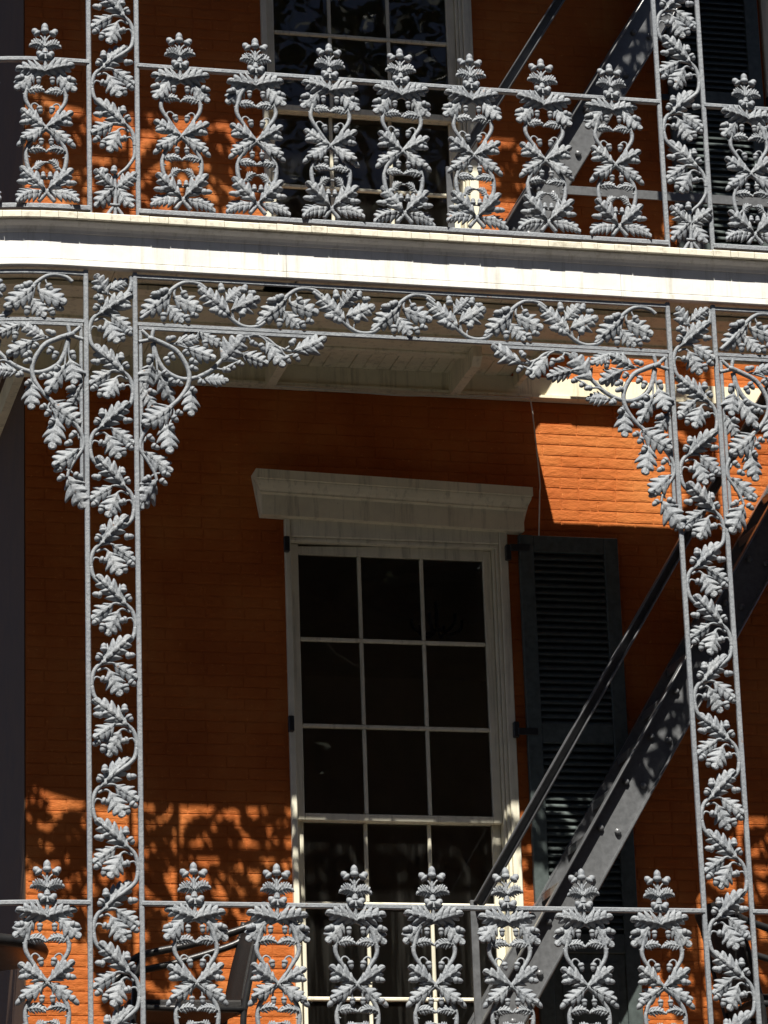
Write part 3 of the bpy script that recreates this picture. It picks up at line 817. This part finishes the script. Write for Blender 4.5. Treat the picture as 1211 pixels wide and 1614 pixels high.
# ------------------------------------------------------------------ decks
GU0, GU1 = -4.6, 5.6
GE = -2.5                               # end of the modelled iron round the corner
HX0, HX1, HY0 = 2.60, 4.75, 0.825       # stair well in the upper gallery
FAS = [(-0.02, -0.094), (0.066, -0.094), (0.069, -0.103), (0.060, -0.114), (0.046, -0.125), (0.037, -0.139), (0.033, -0.155), (0.026, -0.157), (0.026, -0.300), (0.024, -0.303), (0.024, -0.306), (0.031, -0.309), (0.031, -0.336), (-0.02, -0.336)]
def deck(label, z, boards, hatch, soffit):
    t = thing('gallery_deck', label, 'gallery', (0, 0, z-0.345))
    cuts = [GU0, -1.35, 0.93, 2.79, 4.4, GU1]
    for ca, cb_ in zip(cuts[:-1], cuts[1:]):
        dz_ = random.uniform(-0.0015, 0.0015)
        mb = MB(); sweep(mb, [(n+(dz_ if n > 0 else 0), q_+dz_) for n, q_ in FAS[7:]], ca+0.0012, cb_-0.0012, z); part('fascia', mb, WHITE, t)
    mb = MB(); sweep(mb, [(-0.02, -0.0945)]+FAS[1:7]+[(0.0, -0.1565), (-0.02, -0.1565)], GU0, GU1, z); part('cove_moulding', mb, WHITE, t)
    def inner(u):
        # the wall side of a board
        if u >= U0: return Vector((u, D-0.003, 0))
        if U0-u > D*PI/2: return Vector((U0-0.003, G(u).y, 0))
        return Vector((U0, D, 0)) + (G(u)-Vector((U0, D, 0)))*0.03
    if boards:
        u = GU0
        p = 0.0935
        while u < GU1-0.01:
            if u < 3.435 < u+p: p = 3.435-u if 3.435-u > 0.03 else 0.045
            g_ = random.choice((0.0008, 0.0012, 0.0015, 0.002, 0.003))
            ua, ub = u+g_, u+p-0.0006
            fo = 0.094+random.uniform(-0.002, 0.002)
            if abs((ua+ub)/2-3.4575) < 0.02: fo = 0.030
            zt = z+F1+random.uniform(-0.002, 0.0015); zbm = z-0.093
            A, B = G(ua, fo+random.uniform(-0.0006, 0.0006)), G(ub, fo)
            C_, D_ = inner(ub), inner(ua)
            if hatch and HX0 < (ua+ub)/2 < HX1: C_.y = D_.y = HY0-0.02
            n = 4
            pr = [A, B, C_, D_]
            def at(v, zz): return (v.x, v.y, zz)
            m_ = MB()
            ch_ = 0.006
            fa = (A-D_).normalized()*ch_; fb = (B-C_).normalized()*ch_
            vs = [at(A-fa, zt), at(B-fb, zt), at(C_, zt), at(D_, zt), at(A, zt-ch_), at(B, zt-ch_), at(A, zbm), at(B, zbm), at(C_, zbm), at(D_, zbm)]
            m_.add(vs, [(0,1,2,3), (0,4,5,1), (4,6,7,5), (6,9,8,7), (2,8,9,3), (1,5,7,8,2), (0,3,9,6,4)])
            me = m_.mesh('floor_board', DECKP); me.materials.append(FLOORP)
            for pl in me.polygons:
                if abs(pl.normal.z) > 0.9 and pl.center.z > z-0.075: pl.material_index = 1
            put('floor_board', me, t)
            u += p; p = 0.0935*random.uniform(0.90, 1.10)
    else:
        mb = MB()
        us = usamples(GU0, GU1)
        vs = []
        for u in us:
            a, b = G(u, 0.094), inner(u)
            vs += [(a.x, a.y, z+F1), (a.x, a.y, z-0.093), (b.x, b.y, z-0.093), (b.x, b.y, z+F1)]
        fs = [(i*4+j, i*4+(j+1) % 4, i*4+4+(j+1) % 4, i*4+4+j) for i in range(len(us)-1) for j in range(4)] + [(0,1,2,3), tuple(len(vs)-4+k for k in range(4))]
        mb.add(vs, fs)
        part('floor_slab', mb, FLOORP, t)
    if soffit:
        # strip of short boards behind the fascia
        u = GU0; p = 0.165
        while u < GU1-0.02:
            ua, ub = u+0.0015, u+p-0.0015
            zq = z-0.328+random.uniform(-0.002, 0.002)
            if abs((ua+ub)/2-0.97) < p/2: zq += 0.03
            m_ = MB()
            a, b, c, d = G(ua, 0.02), G(ub, 0.02), G(ub, -0.20), G(ua, -0.20)
            m_.add([(q.x, q.y, h) for h in (zq, zq+0.018) for q in (a, b, c, d)], [(3,2,1,0),(4,5,6,7),(0,1,5,4),(1,2,6,5),(2,3,7,6),(3,0,4,7)])
            put('soffit_board', m_.mesh('soffit_board', CREAM), t)
            u += p
        # long boards running with the wall
        yy = [(0.19, 0.27, -0.362), (0.27, 0.42, -0.336), (0.42, 0.56, -0.344), (0.56, 0.69, -0.336), (0.69, 0.80, -0.350)]
        for a, b, zz in yy:
            mb = MB(); sweep(mb, [(-a, zz), (-b, zz), (-b, zz+0.025), (-a, zz+0.025)], GU0, GU1, z); part('soffit_plank', mb, CREAM, t)
        mb = MB()
        mb.box(U0, HX0-0.03, 0.80, 0.955, z-0.336, z-0.315); part('soffit_plank', mb, CREAM, t)
        mb = MB(); mb.bbox(0.06, HX0-0.03, 0.955, 1.02, z-0.352, z-0.300, 0.006); part('edge_beam', mb, CREAM, t)
        # bead boards of the recessed bays, running to the wall
        x = U0+0.02
        k = 0
        while x < HX0-0.12:
            m_ = MB(); m_.bbox(x, x+0.078, 0.99, 1.41, z-0.300+(0.004 if k % 3 == 1 else 0.0), z-0.280, 0.003)
            put('bead_board', m_.mesh('bead_board', CREAM), t)
            x += 0.080; k += 1
        for x in (0.045, 1.125, 2.205):
            m_ = MB(); m_.prism([(0.83, z-0.34), (0.83, z-0.40), (0.88, z-0.445), (1.40, z-0.445), (1.40, z-0.295), (1.03, z-0.295), (1.03, z-0.34)], x-0.026, x+0.026, 'x')
            put('joist', m_.mesh('joist', CREAM), t)
        # dark slab closing the space between floor and soffit
        mb = MB(); mb.box(U0, HX0-0.03, 0.9, D-0.004, z-0.279, z-0.094); part('infill', mb, CREAM, t)
        # well trim
        mb = MB(); mb.bbox(HX0-0.03, HX0, HY0-0.02, D-0.06, z-0.37, z-0.0945, 0.004); part('well_trim', mb, CREAM, t)
        mb = MB(); mb.bbox(HX0-0.03, HX1, HY0-0.024, HY0, z-0.37, z-0.0945, 0.004); part('well_trim', mb, CREAM, t)
        mb = MB(); mb.prism([(D-0.055, z-0.298), (D-0.055, z-0.405), (D-0.075, z-0.412), (D-0.075, z-0.428), (D-0.045, z-0.432), (D-0.003, z-0.432), (D-0.003, z-0.298)], U0-0.02, GU1, 'x'); part('wall_frieze_board', mb, CREAM, t)
        mb = MB(); mb.box(U0-0.055, U0-0.003, D-0.05, 4.4, z-0.43, z-0.298); part('wall_frieze_board', mb, CREAM, t)
        mb = MB()
        us = [U0-0.0001-i*(D*PI/2)/12 for i in range(13)]
        mb.add([tuple(G(u, 0, z-0.29)) for u in us] + [(U0, D, z-0.29)], [(i, i+1, 13) for i in range(12)]); part('corner_soffit', mb, CREAM, t)
    return t
deck('upper gallery deck with white fascia and worn floor board ends', 0.0, True, True, True)
deck('lower gallery deck below the lower iron railing', RAIL2-RAIL1, False, False, False)
rf = deck('roof deck of the upper gallery shading the top windows', UP, False, False, False)
mb = MB(); mb.box(U0, GU1, 0.1, D-0.004, UP-0.33, UP-0.10); part('ceiling', mb, FLOORP, rf)

# ------------------------------------------------------------------ windows
def window(label, x0, x1, zfloor, ztop, gx, rows, ymeet, hood=None, left=0.045, right=0.095, slip=False):
    """gx: glass edges and muntin centres; rows: heights of bars; ymeet: meeting rail height"""
    t = thing('window', label, 'window', ((x0+x1)/2, D, zfloor))
    yF = D-0.032
    fr = MB()
    xl, xr = gx[0]-0.050, gx[-1]+0.050          # sash edges
    # architrave: stepped
    fr.bbox(x0, xl-0.004, yF, D+0.10, zfloor, ztop, 0.005)
    fr.bbox(xr+0.036, x1, yF, D+0.10, zfloor, ztop, 0.005)
    fr.bbox(xr+0.016, xr+0.034, yF+0.014, D+0.10, zfloor, ztop-0.04, 0.003)
    fr.bbox(xr+0.002, xr+0.014, yF+0.028, D+0.12, zfloor, ztop-0.05, 0.003)
    fr.bbox(xl-0.003, xr+0.036, yF+0.003, D+0.10, rows[0]+0.085, ztop, 0.005)
    fr.bbox(xl-0.003, xr+0.034, yF+0.016, D+0.10, rows[0]+0.062, rows[0]+0.084, 0.004)
    part('frame', fr, SASHW, t)
    bd = MB(); bd.box(x0+0.01, x1-0.01, D+0.101, D+0.30, ztop-0.01, ztop+0.02); part('reveal', bd, SASHW, t)
    for s in (x0+0.02, x1-0.02):
        bd = MB(); bd.box(s-0.022, s+0.022, D+0.101, D+0.31, zfloor, ztop-0.011); part('reveal', bd, SASHW, t)
    def sash(zt, zb, bars, y, topw, botw, slipz=0.0):
        o = MB()
        ya, yb = y, y+0.040
        o.bbox(xl, gx[0], ya, yb, zb, zt-0.0005, 0.004)
        o.bbox(gx[-1], xr, ya, yb, zb, zt-0.0005, 0.004)
        if slipz:
            o.prism([(gx[0], zt-topw), (gx[-1], zt-topw), (gx[-1], zt), (gx[0]+0.50, zt), (gx[0], zt-slipz)], ya+0.001, yb-0.001, 'y')
        else:
            o.bbox(gx[0], gx[-1], ya+0.001, yb-0.001, zt-topw, zt, 0.004)
        o.bbox(gx[0], gx[-1], ya+0.001, yb-0.001, zb, zb+botw, 0.004)
        so = part('sash', o, SASHW, t)
        zl = [zb+botw] + sorted(bars) + [zt-topw]
        for bz in bars:
            q = MB(); q.bbox(gx[0], gx[-1], ya+0.004, yb-0.004, bz-0.011, bz+0.011, 0.005); part('muntin', q, SASHW, so)
        for mx in gx[1:-1]:
            for za, zc in zip(zl[:-1], zl[1:]):
                g1 = 0.0 if za == zl[0] else 0.0105; g2 = 0.0 if zc == zl[-1] else 0.0105
                q = MB(); q.bbox(mx-0.010, mx+0.010, ya+0.005, yb-0.005, za+g1, zc-g2, 0.005); part('muntin', q, SASHW, so)
        for a, b in zip(gx[:-1], gx[1:]):
            for za, zc in zip(zl[:-1], zl[1:]):
                q = MB(); yq = ya+0.022
                s1, s2 = random.uniform(-0.0015, 0.0015), random.uniform(-0.0015, 0.0015)
                q.add([(a, yq-s1, za), (b, yq+s1, za), (b, yq+s1+s2, zc), (a, yq-s1+s2, zc)], [(0, 1, 2, 3)])
                put('glass_pane', q.mesh('glass_pane', GLASS, False), so)
    up_b = [r for r in rows[1:] if r > ymeet+0.1]
    lo_b = [r for r in rows if r < ymeet-0.1]
    sash(rows[0]+0.060, ymeet-0.022, up_b, D+0.030, 0.060, 0.040, 0.016 if slip else 0.0)
    sash(ymeet+0.018, zfloor+0.02, lo_b, D+0.074, 0.040, 0.10)
    if hood:
        hx0, hx1, hz, tl = hood
        h = MB()
        yb = D-0.003
        prof = [(D-0.150, 0.0), (D-0.150, -0.052), (D-0.140, -0.055), (D-0.140, -0.062), (D-0.134, -0.075), (D-0.118, -0.098), (D-0.104, -0.112), (D-0.104, -0.122), (D-0.088, -0.125), (D-0.082, -0.130), (D-0.082, -0.245), (yb, -0.245), (yb, 0.0)]
        # ends step in with the profile, as a mitred return
        vs = []
        for e, sx in ((hx0, 1), (hx1, -1)):
            for y, z in prof:
                inset = max(0, y-(D-0.150))*0.62 if y < yb else (0.042 if z < -0.1 else 0.0)
                xx = e+sx*inset
                vs.append((xx, y, hz+z-tl*(xx-hx0)))
        n = len(prof)
        h.add(vs, [tuple(range(n)), tuple(reversed(range(n, 2*n)))] + [(i, (i+1) % n, (i+1) % n+n, i+n) for i in range(n)])
        part('hood', h, CREAM, t)
    # shutter hinge pintles
    for sx in (x0+0.004, x1-0.004):
        for hz_ in (ztop-0.16, ztop-1.20):
            q = MB(); q.bbox(sx-0.016, sx+0.016, D-0.062, D-0.030, hz_-0.045, hz_+0.045, 0.004)
            part('hinge', q, BLACK, t)
    return t
window('tall white sash window under a moulded hood in the lower storey', WIN_LO[0], WIN_LO[1], F2, WIN_LO[3],
       [1.286, 1.640, 2.004, 2.365], [-1.400, -1.895, -2.395, -3.390, -3.915], -2.912, (1.017, 2.630, -0.962, 0.0266), slip=True)
window('tall grey white sash window in the upper storey above the fascia', WIN_UP[0], WIN_UP[1], F1, WIN_UP[3],
       [1.222, 1.562, 1.922, 2.283], [2.310, 1.835, 0.870, 0.400], 1.350)
window('edge of a sash window beside the upper right shutter', WIN_UP2[0], WIN_UP2[1], F1, WIN_UP2[3],
       [4.362, 4.70, 5.06, 5.42], [2.310, 1.835, 0.870, 0.400], 1.350)
window('sash window of the lower storey beyond the right post', WIN_LO2[0], WIN_LO2[1], F2, WIN_LO2[3],
       [4.51, 4.86, 5.23, 5.60], [-1.400, -1.895, -2.395, -3.390, -3.915], -2.912, (4.22, 5.90, -0.962, 0.0))

# ------------------------------------------------------------------ shutters
def shutter(label, x0, x1, zb, zt, mids, panel_top):
    t = thing('shutter', label, 'shutter', ((x0+x1)/2, D-0.05, zb), 'louvred shutters folded back on the wall')
    y0, y1 = D-0.060, D-0.022
    sw = 0.085
    f = MB()
    f.bbox(x0, x0+sw, y0, y1, zb, zt, 0.004)
    f.bbox(x1-sw, x1, y0, y1, zb, zt, 0.004)
    edges = [zt-0.10] + [v for m_ in mids for v in (m_+0.055, m_-0.055)] + [zb+0.12]
    f.bbox(x0+sw, x1-sw, y0+0.002, y1-0.002, zt-0.10, zt, 0.004)
    f.bbox(x0+sw, x1-sw, y0+0.002, y1-0.002, zb, zb+0.12, 0.004)
    for m_ in mids: f.bbox(x0+sw, x1-sw, y0+0.002, y1-0.002, m_-0.055, m_+0.055, 0.004)
    part('frame', f, SHUT, t)
    for a, b in zip(edges[0::2], edges[1::2]):
        if a <= panel_top:
            q = MB(); q.bbox(x0+sw, x1-sw, y0+0.014, y1-0.008, b, a, 0.003); q.bbox(x0+sw+0.05, x1-sw-0.05, y0+0.006, y0+0.0135, b+0.05, a-0.05, 0.003)
            part('panel', q, SHUT, t)
            continue
        z = a-0.024
        while z > b+0.008:
            # each slat slopes down towards the street
            m_ = MB(); tw = random.uniform(-0.003, 0.003)
            xa, xb = x0+sw+0.001, x1-sw-0.001
            m_.add([(xa, y0+0.004, z-0.014+tw), (xa, y0+0.004, z-0.021+tw), (xa, y1-0.004, z+0.014), (xa, y1-0.004, z+0.021),
                    (xb, y0+0.004, z-0.014), (xb, y0+0.004, z-0.021), (xb, y1-0.004, z+0.014+tw), (xb, y1-0.004, z+0.021+tw)],
                   [(0,1,2,3), (7,6,5,4), (0,4,5,1), (1,5,6,2), (2,6,7,3), (3,7,4,0)])
            put('slat', m_.mesh('slat', SHUT), t)
            z -= 0.0405
        bk = MB(); bk.box(x0+sw-0.002, x1-sw+0.002, y1-0.0015, y1+0.001, b, a); part('backing', bk, SHUT, t)
    for hz in (zt-0.08, zt-1.16):
        q = MB(); q.bbox(x0-0.055, x0+0.06, y0-0.008, y0+0.006, hz-0.02, hz+0.02, 0.003); part('strap_hinge', q, BLACK, t)
    return t
shutter('dark green louvred shutter right of the lower sash window', 2.560, 3.150, F2+0.05, -1.262, (-2.43, -3.62), -3.6)
shutter('dark green louvred shutter of the upper storey behind the right post', 3.635, 4.235, F1+0.04, 2.70, (1.55, 0.55), 0.0)

# ------------------------------------------------------------------ iron work
PU = 0.012
make_post('left iron post of the lower gallery with oak vine between its bars', -PU, F2-0.02, -0.345, -1.8705, 1, group='vine posts of the lower gallery')
make_post('right iron post of the lower gallery with oak vine between its bars', S-PU, F2-0.02, -0.345, -1.8705, 1, group='vine posts of the lower gallery')
make_post('left iron post of the upper gallery with oak vine and crossed leaf base', PU, F1, 3.755, 0.479, -1, True, 'vine posts of the upper gallery')
make_post('right iron post of the upper gallery with oak vine and crossed leaf base', S+PU, F1, 3.755, 0.452, -1, True, 'vine posts of the upper gallery')
PB = 0.4045
mid7 = [S/2 + (i-3)*PB for i in range(7)]
lu = [-0.345-0.405*i for i in range(4)]
ru = [S+0.393+PB*i for i in range(4)]
make_railing('upper gallery railing of seven oak leaf balusters between the two posts', PU+HW, S+PU-HW, RAIL1, [u-0.004 for u in mid7], 'oak leaf railings')
make_railing('upper gallery railing curving round the house corner left of the post', GE, PU-HW, RAIL1, lu, 'oak leaf railings')
make_railing('upper gallery railing right of the right post', S+PU+HW, GU1, RAIL1, ru, 'oak leaf railings')
make_railing('lower gallery railing of seven oak leaf balusters in front of the sash window', HW-PU, S-PU-HW, RAIL2, [u+0.006 for u in mid7], 'oak leaf railings')
make_railing('lower gallery railing at the bottom left corner before the black table', GE, -PU-HW, RAIL2, [u-0.012 for u in lu], 'oak leaf railings')
make_railing('lower gallery railing right of the right post at the bottom edge', S-PU+HW, GU1, RAIL2, ru, 'oak leaf railings')
make_frieze('oak vine frieze of nine sprays under the fascia between the posts', HW-PU, S-PU-HW, T1, T2, 1, 'oak vine friezes')
make_frieze('oak vine frieze under the fascia left of the left post', GE, -PU-HW, T1, T2, 1, 'oak vine friezes')
make_frieze('oak vine frieze under the fascia right of the right post', S-PU+HW, GU1, T1, T2, 1, 'oak vine friezes')
make_frieze('oak vine frieze under the roof between the upper posts', PU+HW, S+PU-HW, T1+UP, T2+UP, 1, 'oak vine friezes')
make_frieze('oak vine frieze under the roof left of the upper left post', GE, PU-HW, T1+UP, T2+UP, 1, 'oak vine friezes')
make_frieze('oak vine frieze under the roof right of the upper right post', S+PU+HW, GU1, T1+UP, T2+UP, 1, 'oak vine friezes')
for lab, u, sd_, zb in (('oak leaf corner bracket right of the left lower post', HW-PU, 1, T2),
                       ('oak leaf corner bracket left of the left lower post', -HW-PU, -1, T2),
                       ('oak leaf corner bracket left of the right lower post before the sunlit wall', S-HW-PU, -1, T2),
                       ('oak leaf corner bracket right of the right lower post at the picture edge', S+HW-PU, 1, T2),
                       ('oak leaf corner bracket under the roof right of the left upper post', HW+PU, 1, T2+UP),
                       ('oak leaf corner bracket under the roof left of the left upper post', -HW+PU, -1, T2+UP),
                       ('oak leaf corner bracket under the roof left of the right upper post', S-HW+PU, -1, T2+UP),
                       ('oak leaf corner bracket under the roof right of the right upper post', S+HW+PU, 1, T2+UP)):
    make_bracket(lab, u, sd_, zb, 'oak leaf corner brackets')

# ------------------------------------------------------------------ fire escape stairs
def stair(label, xb, zfloor, ztop, hdx, hdz, slope=1.63, yA=1.00, yB=1.36):
    t = thing('fire_escape_stair', label, 'stair', (xb, yA, zfloor), 'steep steel stairs')
    a = math.atan(slope)
    d = Vector((math.cos(a), 0, math.sin(a)))
    nrm = Vector((-math.sin(a), 0, math.cos(a)))        # upwards from the slope
    L = (ztop-zfloor)/math.sin(a)
    wid = 0.205
    base = Vector((xb, 0, zfloor))
    def bar(mb, s0, s1, n0, n1, y0, y1):
        P = [base + d*s + nrm*n for s, n in ((s0, n0), (s1, n0), (s1, n1), (s0, n1))]
        mb.prism([(p.x, p.z) for p in P], y0, y1, 'y')
    for y, sg, nm in ((yA, -1, 'stringer'), (yB, 1, 'stringer')):
        o = MB()
        bar(o, 0.02, L, -wid+0.009, -0.009, y, y+0.008)
        f0, f1 = (y-0.052, y+0.010) if sg < 0 else (y-0.002, y+0.06)
        bar(o, 0.0, L, -0.009, 0.0, f0, f1)
        bar(o, 0.0, L, -wid, -wid+0.009, f0, f1)
        if sg < 0:                                   # rolled edges of the flanges
            for n in (-0.0045, -wid+0.0045):
                p0, p1 = base + nrm*n, base + d*L + nrm*n
                o.tube([(p0.x, f0-0.001, p0.z), (p1.x, f0-0.001, p1.z)], 0.0062, 8)
        so = part(nm, o, STAIR, t)
        if sg < 0:
            s = 0.32
            while s < L-0.1:
                for n in (-0.055, -0.150):
                    c = base + d*(s+0.035*(1 if n < -0.1 else 0)) + nrm*n
                    q = MB(); X = Matrix.Translation((c.x, y-0.001, c.z)) @ Matrix.Rotation(-PI/2, 4, 'Z')
                    q.lathe([(0.019, 0.0), (0.019, 0.012), (0.012, 0.018), (0.001, 0.018)], X, 6)
                    part('bolt', q, STAIR, so)
                s += 0.262/math.sin(a)*1.0
    s = 0.30
    while s < L-0.05:
        c = base + d*s + nrm*(-0.10)
        q = MB(); q.bbox(c.x-0.115, c.x+0.115, yA+0.010, yB-0.003, c.z-0.006, c.z+0.006, 0.002)
        q.box(c.x-0.115, c.x-0.108, yA+0.010, yB-0.003, c.z-0.040, c.z-0.0065)
        part('tread', q, STAIR, t)
        s += 0.262/math.sin(a)
    # handrail on the street side, a small channel, with a newel at the foot
    hr = MB()
    rise = 0.80
    b2 = Vector((xb+hdx, 0, zfloor+hdz))
    L2 = (ztop-b2.z-0.05)/math.sin(a)
    def hb(n0, n1, y0, y1):
        P = [b2 + d*s_ + nrm*n for s_, n in ((0, n0), (L2, n0), (L2, n1), (0, n1))]
        hr.prism([(p.x, p.z) for p in P], y0, y1, 'y')
    hb(-0.054, 0.0, yA-0.030, yA-0.024)
    hb(-0.006, 0.0, yA-0.085, yA-0.030)
    hb(-0.054, -0.048, yA-0.085, yA-0.030)
    for n in (-0.003, -0.051):
        p0, p1 = b2 + nrm*n, b2 + d*L2 + nrm*n
        hr.tube([(p0.x, yA-0.086, p0.z), (p1.x, yA-0.086, p1.z)], 0.0060, 8)
    part('handrail', hr, STAIR, t)
    q = MB(); q.bbox(xb+hdx-0.015, xb+hdx+0.025, yA-0.022, yA-0.004, zfloor, zfloor+hdz+0.01, 0.003); part('newel', q, STAIR, t)
    return t
stair('charcoal steel stair rising to the right behind the lower railing', 1.815, F2, -0.06, 0.275, 1.13)
stair('charcoal steel stair rising to the right behind the upper railing', 2.116, F1, 3.72, 0.005, 0.86)
gd = thing('stair_guard', 'flat grey guard bar round the stair well behind the upper railing', 'guard rail', (HX0+0.2, HY0-0.05, F1))
q = MB(); q.bbox(2.72, 4.74, HY0-0.055, HY0-0.045, 0.595, 0.650, 0.002); part('rail', q, STAIR, gd)
q = MB(); q.bbox(2.72, 4.74, HY0-0.055, HY0-0.045, 1.00, 1.04, 0.002)
for x in (3.55, 4.70):
    q = MB(); q.bbox(x-0.02, x+0.02, HY0-0.044, HY0-0.032, F1, 0.66, 0.002); part('post', q, STAIR, gd)

# ------------------------------------------------------------------ furniture on the lower gallery
def chair(label, loc, rot):
    Mx = Matrix.Translation(loc) @ Matrix.Rotation(rot, 4, 'Z')
    t = put('chair', None, None, Mx); tag(t, label, 'chair', 'black sling chairs on the lower gallery')
    # local: faces -x, width along y
    def P(nm, mb, m): return put(nm, mb.mesh(nm, m), t, Mx)
    for s in (-1, 1):
        y = s*0.28
        mb = MB(); mb.tube(spline([(0.34, y, 0.02), (0.30, y, 0.30), (0.30, y, 0.46), (0.36, y, 0.74), (0.42, y, 1.02)]), 0.017); P('back_leg', mb, BLACK)
        mb = MB(); mb.tube(spline([(-0.30, y, 0.02), (-0.28, y, 0.30), (-0.26, y, 0.60), (-0.23, y, 0.72)]), 0.017); P('front_leg', mb, BLACK)
        mb = MB(); mb.tube(spline([(-0.29, y, 0.70), (-0.20, y, 0.745), (0.05, y, 0.80), (0.36, y, 0.90), (0.40, y, 0.94)]), 0.020); P('armrest', mb, BLACK)
        mb = MB(); mb.tube([(-0.28, y, 0.47), (0.31, y, 0.46)], 0.018); P('seat_rail', mb, BLACK)
    mb = MB(); mb.bbox(-0.30, 0.30, -0.265, 0.265, 0.470, 0.515, 0.012); P('seat', mb, WOVEN)
    mb = MB()
    prof = spline([(0.285, 0, 0.50), (0.315, 0, 0.66), (0.36, 0, 0.84), (0.425, 0, 1.02)], 4)
    vs = []
    for p in prof:
        for k in range(7):
            y = -0.262+0.524*k/6
            vs.append((p.x+0.05*(1-(y/0.262)**2), y, p.z))
    n = len(vs)
    vs += [(x+0.03, y, z) for x, y, z in vs]
    R_ = len(prof)
    fs = []
    for i in range(R_-1):
        for k in range(6):
            q_ = i*7+k
            fs += [(q_, q_+1, q_+8, q_+7), (n+q_, n+q_+7, n+q_+8, n+q_+1)]
        fs += [(i*7, i*7+7, n+i*7+7, n+i*7), (i*7+6, n+i*7+6, n+i*7+13, i*7+13)]
    for k in range(6):
        fs += [(k, n+k, n+k+1, k+1), ((R_-1)*7+k, (R_-1)*7+k+1, n+(R_-1)*7+k+1, n+(R_-1)*7+k)]
    mb.add(vs, fs, True); P('backrest', mb, WOVEN)
    return t
chair('black sling armchair facing the left corner behind the lower railing', (0.43, 0.80, F2), 0.0)
chair('black sling armchair turned away behind the right post at the bottom', (3.72, 0.50, F2), PI)
tb = thing('side_table', 'round black table top behind the railing at the left picture edge', 'table', (-0.66, 0.85, F2))
mb = MB(); X = Matrix.Translation((-0.66, 0.85, F2)) @ Matrix.Rotation(-PI/2, 4, 'Y')
mb.lathe([(0.001, 0.765), (0.39, 0.765), (0.42, 0.775), (0.43, 0.80), (0.42, 0.825), (0.39, 0.835), (0.001, 0.835)], X, 36); part('top', mb, BLACK, tb)
mb = MB(); mb.lathe([(0.03, 0.04), (0.03, 0.76)], X, 14); part('stem', mb, BLACK, tb)
mb = MB(); mb.lathe([(0.001, 0.0), (0.24, 0.0), (0.24, 0.02), (0.05, 0.05), (0.001, 0.05)], X, 24); part('foot', mb, BLACK, tb)

# ------------------------------------------------------------------ cable under the soffit
cb = thing('cable', 'thin pale cable sagging under the soffit and down to the shutter', 'cable', (1.1, D, -0.45))
mb = MB(); mb.tube(spline([(1.13, D-0.080, -0.438), (1.45, D-0.084, -0.448), (1.85, D-0.084, -0.462), (2.12, D-0.080, -0.450), (2.22, D-0.078, -0.447), (2.40, D-0.08, -0.440), (2.655, D-0.078, -0.437)]), 0.004, 6); part('run', mb, WIRE, cb)
mb = MB(); mb.tube(spline([(2.655, D-0.078, -0.437), (2.675, D-0.06, -0.50), (2.672, D-0.155, -0.95), (2.668, D-0.155, -1.05), (2.682, D-0.05, -1.27)]), 0.004, 6); part('drop', mb, WIRE, cb)

# ------------------------------------------------------------------ street tree across the road, seen mirrored in the upper panes
def tree(label, x, y, h):
    t = thing('street_tree', label, 'tree', (x, y, STREET))
    mb = MB()
    mb.tube(spline([(x, y, STREET), (x+0.1, y, STREET+2.2), (x-0.1, y+0.1, STREET+4.5), (x+0.1, y, STREET+h*0.75)]), [0.36-0.28*i/15 for i in range(16)], 10)
    tips = []
    for k in range(16):
        a = k*2.4; r = random.uniform(2.2, 4.2); zz = STREET + random.uniform(0.48, 0.95)*h
        p = Vector((x+r*math.cos(a), y+r*0.7*math.sin(a), zz))
        z0 = STREET + random.uniform(0.28, 0.5)*h
        pts = spline([(x, y, z0), ((x+p.x)/2, (y+p.y)/2, (z0+p.z)/2+0.5), tuple(p)])
        mb.tube(pts, [0.13-0.10*i/(len(pts)-1) for i in range(len(pts))], 7)
        tips.append(p)
    part('trunk', mb, BARK, t)
    lf = MB()
    for p in tips:
        for j in range(26):
            c = p + Vector((random.gauss(0, 1.0), random.gauss(0, 0.8), random.gauss(0, 0.8)))
            for i in range(16):
                q = c + Vector((random.gauss(0, 0.22), random.gauss(0, 0.22), random.gauss(0, 0.18)))
                e = Vector((random.gauss(0, 1), random.gauss(0, 1), random.gauss(0, 0.6))).normalized()*0.10
                g = e.cross(Vector((random.gauss(0, 1), random.gauss(0, 1), random.gauss(0, 1)))).normalized()*0.045
                lf.add([q-e, q+g, q+e, q-g], [(0, 1, 2, 3)])
    o = put('crown', lf.mesh('crown', LEAVES, False), t)
    return t
tree('leafy street tree mirrored in the panes of the upper window', 6.0, -11.5, 19.5)

ob = thing('added_opposite_building', 'dark brick house behind the view, added to cut sky light and darken the lower panes', 'building', (4, -18.6, STREET))  # out-of-view house front, added to block sky and shade the street
OBM = m_plain('dark_brick_front', (0.10, 0.050, 0.035), 0.85, 0.3, 8)
mb = MB(); mb.box(-34, 40, -28, -18.6, STREET, 9.0); part('wall', mb, OBM, ob)
mb = MB(); mb.bbox(-34.2, 40.2, -18.6, -18.2, 8.6, 9.4, 0.05); part('cornice', mb, OBM, ob)
wv = MB(); wv.bbox(-0.6, 0.6, 0.0, 0.08, -1.3, 1.3, 0.02); wmesh = wv.mesh('window', BLACK)
for i in range(16):
    for zz in (-6.5, -2.4, 1.9, 6.0):
        put('window', wmesh, ob, Matrix.Translation((-27+i*4.0, -18.63, zz)))
